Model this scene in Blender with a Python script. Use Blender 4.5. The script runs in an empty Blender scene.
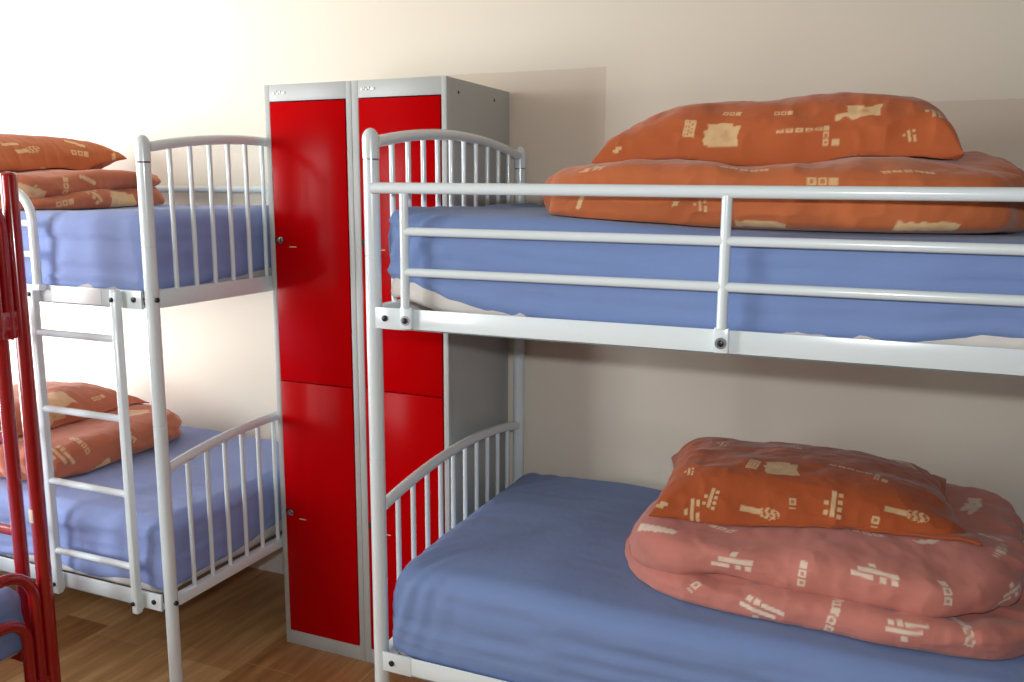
import bpy, bmesh, math, random
import numpy as np
from mathutils import Vector, Matrix
S = bpy.context.scene
COL = S.collection
PI = math.pi

# ------------------------------------------------------------------ node helpers
def srgb(r, g, b):
    f = lambda c: (c / 255) / 12.92 if c <= 10 else (((c / 255) + 0.055) / 1.055) ** 2.4
    return (f(r), f(g), f(b), 1)

class NT:
    def __init__(self, name):
        self.m = bpy.data.materials.new(name); self.m.use_nodes = True
        self.t = self.m.node_tree; self.b = self.t.nodes['Principled BSDF']
    def n(self, typ, **kw):
        o = self.t.nodes.new(typ)
        for k, v in kw.items():
            if k in o.inputs: o.inputs[k].default_value = v
            else: setattr(o, k, v)
        return o
    def l(self, a, b): self.t.links.new(a, b)
    def set(self, **kw):
        for k, v in kw.items(): self.b.inputs[k.replace('_', ' ')].default_value = v
        return self
    def noise(self, vec=None, scale=5, detail=3, rough=.5, mscale=None):
        x = self.n('ShaderNodeTexNoise'); x.inputs['Scale'].default_value = scale
        x.inputs['Detail'].default_value = detail; x.inputs['Roughness'].default_value = rough
        if vec is None: vec = self.n('ShaderNodeTexCoord').outputs['Object']
        if mscale:
            mp = self.n('ShaderNodeMapping'); mp.inputs['Scale'].default_value = mscale
            self.l(vec, mp.inputs[0]); vec = mp.outputs[0]
        self.l(vec, x.inputs['Vector']); return x
    def mixc(self, fac, a, b, blend='MIX'):
        x = self.n('ShaderNodeMix'); x.data_type = 'RGBA'; x.blend_type = blend
        for i, v in ((0, fac), (6, a), (7, b)):
            if hasattr(v, 'links'): self.l(v, x.inputs[i])
            else: x.inputs[i].default_value = v
        return x.outputs[2]
    def ramp(self, fac, stops):
        x = self.n('ShaderNodeValToRGB'); el = x.color_ramp.elements
        el[0].position, el[0].color = stops[0]; el[1].position, el[1].color = stops[1]
        for p, c in stops[2:]:
            e = el.new(p); e.color = c
        self.l(fac, x.inputs[0]); return x.outputs[0]
    def bump(self, h, strength=.2, dist=.01):
        x = self.n('ShaderNodeBump'); x.inputs['Strength'].default_value = strength
        x.inputs['Distance'].default_value = dist; self.l(h, x.inputs['Height'])
        self.l(x.outputs[0], self.b.inputs['Normal'])
    def math(self, op, a, b=0.0):
        x = self.n('ShaderNodeMath'); x.operation = op
        for i, v in ((0, a), (1, b)):
            if hasattr(v, 'links'): self.l(v, x.inputs[i])
            else: x.inputs[i].default_value = v
        return x.outputs[0]

def paint(name, col, rough=.3, coat=0., var=.04, spec=.5, metal=0., bumpy=0.):
    t = NT(name); t.set(Roughness=rough, Metallic=metal, Coat_Weight=coat, Coat_Roughness=.08)
    t.b.inputs['Specular IOR Level'].default_value = spec
    nz = t.noise(scale=9, detail=4)
    dark = tuple(c * (1 - var * 2) for c in col[:3]) + (1,)
    t.l(t.mixc(nz.outputs['Fac'], dark, col), t.b.inputs['Base Color'])
    if bumpy: t.bump(t.noise(scale=220, detail=2).outputs['Fac'], bumpy, .002)
    return t.m

def cloth(name, col, rough=.85, sheen=.15, pattern=None, var=.05):
    t = NT(name); t.set(Roughness=rough, Sheen_Weight=sheen, Sheen_Roughness=.5)
    t.b.inputs['Specular IOR Level'].default_value = .25
    nz = t.noise(scale=7, detail=5, rough=.6)
    dark = tuple(c * (1 - var * 3) for c in col[:3]) + (1,)
    base = t.mixc(nz.outputs['Fac'], dark, col)
    if pattern is not None:
        at = t.n('ShaderNodeAttribute'); at.attribute_name = 'print'
        fade = t.noise(scale=60, detail=4)
        f = t.math('MULTIPLY', at.outputs['Fac'], t.math('ADD', .62, t.math('MULTIPLY', fade.outputs['Fac'], .5)))
        f.node.use_clamp = True
        base = t.mixc(f, base, pattern)
    t.l(base, t.b.inputs['Base Color'])
    w = t.noise(scale=900, detail=1)
    w2 = t.noise(scale=26, detail=4, rough=.55)
    h = t.math('ADD', t.math('MULTIPLY', w.outputs['Fac'], .08), w2.outputs['Fac'])
    t.bump(h, .35, .006)
    return t.m

def wall_mat():
    t = NT('wall_paint'); t.set(Roughness=.7)
    t.b.inputs['Specular IOR Level'].default_value = .3
    co = t.n('ShaderNodeTexCoord').outputs['Object']
    nz = t.noise(co, scale=1.3, detail=4)
    base = t.mixc(nz.outputs['Fac'], srgb(222, 213, 196), srgb(228, 220, 204))
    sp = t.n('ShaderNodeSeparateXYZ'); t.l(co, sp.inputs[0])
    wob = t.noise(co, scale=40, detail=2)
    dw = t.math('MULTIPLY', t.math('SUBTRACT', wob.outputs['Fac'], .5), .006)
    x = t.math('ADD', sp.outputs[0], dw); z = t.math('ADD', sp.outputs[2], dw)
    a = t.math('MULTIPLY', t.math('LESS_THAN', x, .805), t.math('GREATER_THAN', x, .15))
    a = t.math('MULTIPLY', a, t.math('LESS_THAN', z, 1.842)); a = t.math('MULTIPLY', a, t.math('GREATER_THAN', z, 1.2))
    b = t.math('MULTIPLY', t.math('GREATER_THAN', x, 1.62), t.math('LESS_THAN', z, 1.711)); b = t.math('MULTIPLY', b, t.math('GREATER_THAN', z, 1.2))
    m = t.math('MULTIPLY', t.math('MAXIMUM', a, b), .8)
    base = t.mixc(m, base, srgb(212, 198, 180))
    t.l(base, t.b.inputs['Base Color'])
    t.bump(t.noise(co, scale=60, detail=5).outputs['Fac'], .06, .004)
    return t.m

def plain_wall(name, col):
    t = NT(name); t.set(Roughness=.75)
    nz = t.noise(scale=1.5, detail=4)
    t.l(t.mixc(nz.outputs['Fac'], col, tuple(min(1, c * 1.05) for c in col[:3]) + (1,)), t.b.inputs['Base Color'])
    t.bump(t.noise(scale=60, detail=5).outputs['Fac'], .06, .004)
    return t.m

def floor_mat():
    t = NT('oak_laminate'); t.set(Roughness=.42)
    co = t.n('ShaderNodeTexCoord').outputs['Object']
    mp = t.n('ShaderNodeMapping'); mp.inputs['Rotation'].default_value = (0, 0, PI / 2)
    mp.inputs['Location'].default_value = (.47, -.04, 0)
    t.l(co, mp.inputs[0])
    br = t.n('ShaderNodeTexBrick'); t.l(mp.outputs[0], br.inputs['Vector'])
    br.offset = .95; br.offset_frequency = 2; br.squash = 1
    for k, v in (('Scale', 1), ('Mortar Size', .0018), ('Mortar Smooth', .2), ('Bias', 0), ('Brick Width', 1.2), ('Row Height', .195)):
        br.inputs[k].default_value = v
    br.inputs['Color1'].default_value = (.0, .0, .0, 1); br.inputs['Color2'].default_value = (1, 1, 1, 1)
    br.inputs['Mortar'].default_value = (.5, .5, .5, 1)
    g = t.noise(mp.outputs[0], scale=3.2, detail=7, rough=.62, mscale=(1, 9, 1))
    g2 = t.noise(mp.outputs[0], scale=1.9, detail=3, rough=.5, mscale=(1.6, 3, 1))
    wood = t.ramp(g.outputs['Fac'], [(.28, srgb(150, 112, 70)), (.72, srgb(226, 186, 132)), (.5, srgb(194, 150, 98))])
    wood = t.mixc(t.math('MULTIPLY', t.math('SUBTRACT', 1, g2.outputs['Fac']), .85), wood, srgb(118, 78, 44), 'MULTIPLY') if False else t.mixc(t.math('MULTIPLY', g2.outputs['Fac'], .8), wood, srgb(168, 126, 80))
    tone = t.mixc(.62, wood, br.outputs['Color'], 'SOFT_LIGHT')
    # pale worn joints
    f = t.math('MULTIPLY', br.outputs['Fac'], .6)
    tone = t.mixc(f, tone, srgb(186, 152, 112))
    t.l(tone, t.b.inputs['Base Color'])
    t.bump(g.outputs['Fac'], .05, .003)
    return t.m

M = dict(
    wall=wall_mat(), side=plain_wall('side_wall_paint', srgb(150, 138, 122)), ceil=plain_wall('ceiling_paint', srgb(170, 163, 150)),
    floor=floor_mat(), skirt=paint('skirting_gloss', srgb(232, 232, 232), .35),
    white=paint('white_enamel', srgb(218, 229, 231), .24, coat=.3, var=.02),
    red=paint('red_enamel', srgb(150, 10, 14), .2, coat=.5, var=.05),
    door=paint('red_locker_paint', srgb(180, 0, 5), .2, coat=.0, spec=.05, var=.03),
    grey=paint('grey_locker_paint', srgb(180, 184, 182), .4, var=.03),
    chrome=paint('chrome', srgb(190, 188, 182), .22, metal=1.),
    emblem=paint('pale_emblem', srgb(214, 214, 208), .35, metal=.2),
    black=paint('black_plastic', srgb(26, 28, 32), .4),
    slot=paint('dark_slot', srgb(38, 34, 32), .6),
    bolt=paint('dark_bolt', srgb(38, 42, 48), .35, metal=.3),
    washer=paint('steel_washer', srgb(150, 152, 152), .35, metal=.8),
    slat=paint('pine_slat', srgb(158, 122, 92), .6, var=.15),
    sticker=paint('white_sticker', srgb(240, 240, 238), .5),
    chip=paint('masking_tape', srgb(214, 196, 170), .7),
    sheet=cloth('blue_sheet', srgb(120, 143, 190), .8, .1, var=.02),
    sheet2=cloth('blue_sheet_pale', srgb(138, 154, 202), .8, .1, var=.02),
    core=cloth('white_mattress_cover', srgb(222, 216, 208), .85, .1),
    orange=cloth('orange_cotton', srgb(196, 108, 62), .8, .2, srgb(226, 192, 140)),
    rust=cloth('rust_cotton', srgb(178, 86, 42), .78, .2, srgb(214, 186, 140)),
    rust2=cloth('orange_cotton_dark', srgb(190, 98, 52), .78, .2, srgb(222, 190, 140)),
    terra=cloth('terracotta_cotton', srgb(196, 112, 80), .8, .2, srgb(220, 186, 140)),
    pink=cloth('faded_pink_cotton', srgb(202, 128, 114), .85, .2, srgb(228, 212, 190)),
    frame=paint('window_frame_white', srgb(240, 240, 240), .35),
)
g = NT('window_glass'); tr = g.n('ShaderNodeBsdfTransparent'); gl = g.n('ShaderNodeBsdfGlossy'); gl.inputs['Roughness'].default_value = .02
mx = g.n('ShaderNodeMixShader'); mx.inputs[0].default_value = .06
g.l(tr.outputs[0], mx.inputs[1]); g.l(gl.outputs[0], mx.inputs[2])
g.l(mx.outputs[0], g.t.nodes['Material Output'].inputs['Surface']); M['glass'] = g.m

# ------------------------------------------------------------------ object helpers
def link(name, bm, mat, parent=None, smooth=True, loc=None):
    me = bpy.data.meshes.new(name)
    bmesh.ops.recalc_face_normals(bm, faces=bm.faces[:])
    bm.to_mesh(me); bm.free()
    if smooth:
        for p in me.polygons: p.use_smooth = True
        try: me.set_sharp_from_angle(angle=math.radians(42))
        except Exception: pass
    o = bpy.data.objects.new(name, me); me.materials.append(mat); COL.objects.link(o)
    if parent: o.parent = parent
    if loc is not None: o.location = loc
    return o
def thing(name, label, cat, loc=(0, 0, 0), group=None):
    o = bpy.data.objects.new(name, None); COL.objects.link(o); o.location = loc
    o.empty_display_size = .1; tag(o, label, cat, group); return o
def tag(o, label, cat, group=None):
    o['label'] = label; o['category'] = cat
    if group: o['group'] = group
    return o
def struct(name, bm, mat, smooth=False):
    o = link(name, bm, mat, None, smooth); o['kind'] = 'structure'; return o
def box(bm, x0, x1, y0, y1, z0, z1, bev=0., seg=2):
    b2 = bmesh.new(); bmesh.ops.create_cube(b2, size=1)
    for v in b2.verts:
        v.co = Vector(((x0 + x1) / 2 + v.co.x * (x1 - x0), (y0 + y1) / 2 + v.co.y * (y1 - y0), (z0 + z1) / 2 + v.co.z * (z1 - z0)))
    if bev: bmesh.ops.bevel(b2, geom=b2.edges[:], offset=bev, segments=seg, affect='EDGES', profile=.5)
    merge(bm, b2); return bm
def merge(bm, b2):
    mp = {v: bm.verts.new(v.co) for v in b2.verts}
    for f in b2.faces: bm.faces.new([mp[v] for v in f.verts])
    b2.free()
def B(*a, **k): return box(bmesh.new(), *a, **k)
def tube(bm, pts, r, seg=14, caps=True):
    """round tube along a polyline; r may be a number or one radius per point"""
    pts = [Vector(p) for p in pts]; n = len(pts)
    rs = r if isinstance(r, (list, tuple)) else [r] * n
    T = []
    for i in range(n):
        a = pts[max(i - 1, 0)]; b = pts[min(i + 1, n - 1)]; d = b - a
        T.append(d.normalized() if d.length > 1e-9 else (T[-1] if T else Vector((0, 0, 1))))
    up = Vector((1, 0, 0)) if abs(T[0].x) < .9 else Vector((0, 1, 0))
    N = (up - T[0] * up.dot(T[0])).normalized()
    rings = []
    for i in range(n):
        N = (N - T[i] * N.dot(T[i])).normalized(); Bn = T[i].cross(N)
        rings.append([bm.verts.new(pts[i] + (N * math.cos(2 * PI * k / seg) + Bn * math.sin(2 * PI * k / seg)) * rs[i]) for k in range(seg)])
    for i in range(n - 1):
        for k in range(seg):
            bm.faces.new((rings[i][k], rings[i][(k + 1) % seg], rings[i + 1][(k + 1) % seg], rings[i + 1][k]))
    if caps:
        bm.faces.new(rings[0][::-1]); bm.faces.new(rings[-1])
    return bm
def TB(pts, r, seg=14): return tube(bmesh.new(), pts, r, seg)
def arc(f, n=20): return [f(i / n) for i in range(n + 1)]
def copy_tree(o, parent=None):
    c = o.copy(); COL.objects.link(c)
    if parent: c.parent = parent
    for ch in list(o.children): copy_tree(ch, c)
    return c

# ------------------------------------------------------------------ numpy noise
_rng = np.random.RandomState(11)
_P = _rng.rand(32, 32, 32)
def vnoise(p):
    i = np.floor(p).astype(int); f = p - i; f = f * f * f * (f * (f * 6 - 15) + 10)
    out = 0
    for dx in (0, 1):
        for dy in (0, 1):
            for dz in (0, 1):
                w = (f[:, 0] if dx else 1 - f[:, 0]) * (f[:, 1] if dy else 1 - f[:, 1]) * (f[:, 2] if dz else 1 - f[:, 2])
                out = out + w * _P[(i[:, 0] + dx) % 32, (i[:, 1] + dy) % 32, (i[:, 2] + dz) % 32]
    return out * 2 - 1
def fbm(p, sc, oct=3, gain=.5):
    sc = np.asarray(sc, float); o = 0; a = 1
    for k in range(oct):
        o = o + a * vnoise(p * sc + 7.3 * k); sc = sc * 2.03; a *= gain
    return o
def ridge(p, sc, oct=2):
    sc = np.asarray(sc, float); o = 0; a = 1
    for k in range(oct):
        o = o + a * (1 - 2 * np.abs(vnoise(p * sc + 3.1 * k))); sc = sc * 2.1; a *= .5
    return o
def mesh_np(name, V, F, mat, parent=None, attr=None):
    me = bpy.data.meshes.new(name)
    me.vertices.add(len(V)); me.vertices.foreach_set('co', np.ascontiguousarray(V, np.float32).ravel())
    F = np.asarray(F, np.int32); k = F.shape[1]
    me.loops.add(F.size); me.loops.foreach_set('vertex_index', F.ravel())
    me.polygons.add(len(F)); me.polygons.foreach_set('loop_start', np.arange(0, F.size, k, dtype=np.int32))
    me.polygons.foreach_set('loop_total', np.full(len(F), k, np.int32))
    me.polygons.foreach_set('use_smooth', np.ones(len(F), bool))
    me.update(calc_edges=True); me.validate()
    if attr is not None:
        a = me.attributes.new('print', 'FLOAT', 'POINT'); a.data.foreach_set('value', np.asarray(attr, np.float32))
    me.materials.append(mat)
    o = bpy.data.objects.new(name, me); COL.objects.link(o)
    if parent: o.parent = parent
    return o
def normals(V, F):
    n = np.zeros_like(V); a = V[F[:, 0]]; b = V[F[:, 1]]; c = V[F[:, 2]]; d = V[F[:, 3]]
    fn = np.cross(c - a, d - b)
    for k in range(4): np.add.at(n, F[:, k], fn)
    return n / (np.linalg.norm(n, axis=1, keepdims=True) + 1e-12)
def grid_faces(nu, nv, wrap=False):
    i = np.arange(nu if wrap else nu - 1); j = np.arange(nv - 1); I, J = np.meshgrid(i, j, indexing='ij')
    I2 = (I + 1) % nu
    return np.stack([I * nv + J, I2 * nv + J, I2 * nv + J + 1, I * nv + J + 1], -1).reshape(-1, 4)

# ------------------------------------------------------------------ printed motifs of the bedding
def rect(q, cx, cy, w, h, soft=.0012):
    return np.clip(np.minimum(w / 2 - np.abs(q[:, 0] - cx), h / 2 - np.abs(q[:, 1] - cy)) / soft + .5, 0, 1)
def osq(q, cx, cy, s=.013, solid=False):
    a = rect(q, cx, cy, s, s)
    return a if solid else np.clip(a - .85 * rect(q, cx, cy, s * .5, s * .5), 0, 1)
def motif(kind, q, sd):
    r = np.random.RandomState(sd); z = np.zeros(len(q))
    mxm = lambda *a: np.maximum.reduce(a)
    if kind == 'row4': return mxm(*[osq(q, (i - 1.5) * .019, 0, .0145, i == 1) for i in range(4)])
    if kind == 'row3': return mxm(*[osq(q, (i - 1) * .018, 0, .0145, i == 2) for i in range(3)])
    if kind == 'row5': return mxm(*[osq(q, (i - 2) * .019, .0015 * (i % 2), .015, i == 2) for i in range(5)])
    if kind == 'ell':  # short column of squares with a dot at its foot
        return mxm(osq(q, 0, .012, .011, True), osq(q, 0, -.001, .011), osq(q, 0, -.014, .011), osq(q, .018, -.014, .013, True))
    if kind == 'dash5': return mxm(*[np.clip(rect(q, (i - 2) * .018, 0, .014, .007) - .7 * rect(q, (i - 2) * .018, 0, .006, .003), 0, 1) for i in range(5)])
    if kind == 'pair': return mxm(osq(q, 0, 0, .016), rect(q, 0, -.015, .014, .003))
    if kind == 'comb': return mxm(rect(q, .006, .006, .062, .009), rect(q, -.02, -.006, .034, .008), osq(q, .0, .02, .011, True), osq(q, .012, -.006, .01, True), osq(q, .03, -.006, .01, True))
    if kind == 'comb2': return mxm(rect(q, -.004, -.005, .058, .007), rect(q, .018, .007, .036, .007), osq(q, -.022, .009, .01, True), osq(q, -.008, .009, .01, True), osq(q, -.004, -.018, .01, True))
    if kind == 'spine': return mxm(rect(q, 0, 0, .009, .056), *[osq(q, sx * .013, y, .009, True) for sx, y in ((-1, 0), (1, .02), (1, .004), (1, -.011), (-1, -.02), (1, -.026))])
    if kind == 'spark': return mxm(rect(q, 0, 0, .007, .03), *[osq(q, sx * .012, y, .007, True) for sx, y in ((-1, .003), (1, .01), (1, -.004), (1, -.014))])
    if kind == 'patch':
        w = .004 * vnoise(np.c_[q[:, 1] * 120, q[:, 0] * 0 + sd, q[:, 0] * 60])
        q2 = q + np.c_[w, w * .5]
        a = mxm(rect(q2, 0, 0, .062, .04), rect(q2, -.02, -.004, .03, .032), rect(q2, -.004, .004, .046, .046) * .98)
        s = np.clip(1 - np.abs(fbm(np.c_[q * 90, q[:, 0] * 0 + sd], (1, 1, 1), 2)) * 7, 0, 1) * np.clip(1 - np.hypot((q[:, 0] + .012) / .022, (q[:, 1] - .004) / .014), 0, 1)
        return np.clip(a - .5 * s, 0, 1)
    if kind == 'blot':
        w = .004 * vnoise(np.c_[q[:, 1] * 100, q[:, 0] * 0 + sd, q[:, 0] * 80])
        q2 = q + np.c_[w, w]
        a = mxm(rect(q2, .004, 0, .05, .022), rect(q2, -.026, -.006, .024, .01), rect(q2, -.008, .009, .03, .012))
        return np.clip(a - .5 * np.clip(1 - np.hypot((q[:, 0] - .004) / .01, q[:, 1] / .006), 0, 1), 0, 1)
    if kind == 'stamp':
        a = rect(q, 0, 0, .025, .04); b = rect(q, 0, 0, .019, .034)
        h = (np.sin(q[:, 0] * 900 + sd) + np.sin(q[:, 1] * 640 + 2 * np.sin(q[:, 0] * 300))) > .3
        return np.clip(a - .7 * b * h, 0, 1)
    if kind == 'bar':
        w = .0015 * vnoise(np.c_[q[:, 0] * 140, q[:, 1] * 0 + sd, q[:, 1] * 0])
        return rect(q + np.c_[w * 0, w], 0, 0, .075, .016)
    if kind == 'tag': return rect(q, .004 * np.sign(q[:, 1]), 0, .02, .02)
    if kind == 'barscrib':
        a = rect(q, -.022, 0, .04, .012)
        h = np.clip(1 - np.hypot((q[:, 0] - .016) / .022, q[:, 1] / .012), 0, 1) > 0
        s = h * (np.sin(q[:, 0] * 520 + 3 * np.sin(q[:, 1] * 400)) * np.sin(q[:, 1] * 420) > -.15)
        return np.maximum(a, s * .85)
    return z
def stamp_prints(V, N, stamps):
    out = np.zeros(len(V))
    for i, (p, ang, kind, sc) in enumerate(stamps):
        p = np.array(p); d = np.linalg.norm(V - p, axis=1)
        k = int(np.argmin(d)); p = V[k]; near = np.where(d < .12)[0]
        nrm = N[np.where(d < .02)[0]].mean(0) if (d < .02).any() else N[k]; nrm = nrm / np.linalg.norm(nrm)
        # "up" on the cloth: the most upright direction lying in the surface
        up = np.array((0, 0, 1.)) - nrm * nrm[2]
        if np.linalg.norm(up) < .25: up = np.array((0, 1., 0)) - nrm * nrm[1]
        up /= np.linalg.norm(up); rt = np.cross(up, nrm); rt /= np.linalg.norm(rt)
        a = math.radians(ang); ex = rt * math.cos(a) + up * math.sin(a); ey = -rt * math.sin(a) + up * math.cos(a)
        q = np.c_[(V[near] - p) @ ex, (V[near] - p) @ ey] / sc
        ok = (N[near] @ nrm > .2) & (np.abs((V[near] - p) @ nrm) < .035)
        out[near] = np.maximum(out[near], motif(kind, q, i + 3) * ok)
    return out

def stamp_grid(W, nu, nv, stamps):
    """prints that follow the cloth: measured along the surface of a wrapped grid (i round the outline, j up the side)"""
    G = W.reshape(nu, nv, 3); out = np.zeros((nu, nv)); K = 110
    for n, (p, ang, kind, sc) in enumerate(stamps):
        k = int(np.argmin(np.linalg.norm(W - np.array(p), axis=1))); i0, j0 = divmod(k, nv)
        I = (i0 + np.arange(-K, K + 1)) % nu; g = G[I]
        du = np.linalg.norm(np.diff(g, axis=0), axis=2); su = np.r_[np.zeros((1, nv)), np.cumsum(du, 0)]; su = su - su[K]
        dv = np.linalg.norm(np.diff(g, axis=1), axis=2); sv = np.c_[np.zeros(len(I)), np.cumsum(dv, 1)]; sv = sv - sv[:, j0:j0 + 1]
        a = math.radians(ang); x = su.ravel(); y = sv.ravel()
        q = np.c_[x * math.cos(a) + y * math.sin(a), -x * math.sin(a) + y * math.cos(a)] / sc
        near = np.hypot(x, y) < .13
        m = np.zeros(len(x)); m[near] = motif(kind, q[near], n + 3)
        out[I] = np.maximum(out[I], m.reshape(len(I), nv))
    return out.ravel()

# ------------------------------------------------------------------ soft bodies
def plan_points(a, b, n, N):
    th = np.linspace(0, 2 * PI, 4000, endpoint=False)
    R = (np.abs(np.cos(th) / a) ** n + np.abs(np.sin(th) / b) ** n) ** (-1 / n)
    x, y = R * np.cos(th), R * np.sin(th)
    s = np.r_[0, np.cumsum(np.hypot(np.diff(np.r_[x, x[0]]), np.diff(np.r_[y, y[0]])))]
    t = np.linspace(0, s[-1], N, endpoint=False)
    return np.interp(t, s, np.r_[x, x[0]]), np.interp(t, s, np.r_[y, y[0]])

from mathutils.bvhtree import BVHTree
def top_of(o):
    """height of the upper side of an object (and its children) as a lookup in world x, y"""
    bpy.context.view_layer.update(); T = []
    for q in [o] + list(o.children):
        if q.type != 'MESH': continue
        mw = np.array(q.matrix_world); v = np.empty(len(q.data.vertices) * 3); q.data.vertices.foreach_get('co', v)
        v = v.reshape(-1, 3) @ mw[:3, :3].T + mw[:3, 3]; f = np.empty(len(q.data.polygons) * 4, np.int32); q.data.polygons.foreach_get('vertices', f)
        T.append(BVHTree.FromPolygons(v.tolist(), f.reshape(-1, 4).tolist()))
    def g(x, y):
        z = -9.
        for t in T:
            h = t.ray_cast(Vector((x, y, 5)), Vector((0, 0, -1)))
            if h[0] is not None: z = max(z, h[0].z)
        return z
    return g
def rest(W, on, gap, soft=0., reach=.2):
    """let cloth lie on what is under it: no point lower than the support plus a gap"""
    if on is None: return W
    g = top_of(on) if not callable(on) else on
    lo = W[:, 2].min() ; k = np.where(W[:, 2] < lo + reach)[0]
    zs = np.array([g(W[i, 0], W[i, 1]) for i in k])
    zs = zs + gap
    W[k, 2] = np.maximum(W[k, 2], zs)
    return W
def folded_duvet(name, mat, center, half, rot, zb, layers, crease, label, cat='duvet', n=5., offs=None, topf=None, NU=1000,
                 wr=.006, seed=0, stamps=(), group=None, warp=None, hs=None, on=None, pleat=None):
    """a duvet folded into stacked layers: plan outline x side profile with one lobe per layer and a crease between lobes.
    crease(ux,uy) -> crease depth, offs(i,ux,uy) -> inset of layer i, with (ux,uy) the position on the outline in -1..1"""
    a, b = half; px, py = plan_points(a, b, n, NU); ux, uy = px / a, py / b
    Rl = np.hypot(px, py)
    prof = []            # (layer, phi, z)
    z = 0; H = sum(layers)
    nl = len(layers)
    for i, h in enumerate(layers):
        m = max(14, int(h * 1.5 / .0028)); last = i == nl - 1
        for k in range(m + (1 if last else 0)):
            ph = -PI / 2 + PI * k / m
            prof.append((i, ph, z + h / 2 + h / 2 * math.sin(ph), h))
        z += h
    cols = []
    C = np.maximum(crease(ux, uy), .004)
    nb = 8
    ins0 = None
    rows = []
    for (i, ph, zz, h) in prof:
        c1 = (1 - math.cos(ph)) ** 1.6
        if i == 0 and ph < 0: d = np.full(NU, h * .5)
        elif i == nl - 1 and ph > 0: d = np.full(NU, h * .75)
        else: d = C
        off = offs(i, ux, uy) if offs else 0
        ins = off + d * c1
        rows.append((np.clip(1 - ins / Rl, .05, 1), np.full(NU, zz)))
    nt = 70
    s_top = rows[-1][0]
    s_bot = rows[0][0]
    R2 = [(s_bot * k / nb, np.zeros(NU)) for k in range(nb)] + rows + [(s_top * (1 - (k / nt)), np.full(NU, H)) for k in range(1, nt + 1)]
    nv = len(R2)
    V = np.zeros((NU, nv, 3))
    for j, (s, zz) in enumerate(R2):
        V[:, j, 0] = px * s; V[:, j, 1] = py * s; V[:, j, 2] = zz
    V = V.reshape(-1, 3); F = grid_faces(NU, nv, True)
    u = V[:, 0] / a; v = V[:, 1] / b; zz = V[:, 2].copy()
    if hs is not None: V[:, 2] *= hs(u, v)
    if topf is not None: V[:, 2] += topf(u, v) * (zz / H) ** 1.3
    if warp is not None: V = warp(V, u, v, zz / H)
    sd = seed * 13.7
    P = V + sd
    nrm = normals(V, F)
    side = np.clip((np.maximum(np.abs(u), np.abs(v)) - .45) / .5, 0, 1)
    bottom = np.clip(zz / .02, 0, 1)
    disp = .012 * fbm(P, (4.5, 4.5, 9), 2) + wr * (.55 * ridge(P, (9, 9, 22), 2) * side + .5 * fbm(P, (14, 14, 16), 3))
    if pleat is not None: disp = disp + pleat(u, v, zz / H)
    V = V + nrm * (disp * bottom)[:, None]
    V[:, 2] = np.maximum(V[:, 2], 0)
    cr, sr = math.cos(rot), math.sin(rot)
    W = np.c_[V[:, 0] * cr - V[:, 1] * sr + center[0], V[:, 0] * sr + V[:, 1] * cr + center[1], V[:, 2] + zb]
    W = rest(W, on, .003, reach=.1)
    pr = stamp_grid(W, NU, nv, stamps)
    org = np.array((center[0], center[1], zb))
    o = mesh_np(name, W - org, F, mat, attr=pr); o.location = org
    tag(o, label, cat, group); return o

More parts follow.
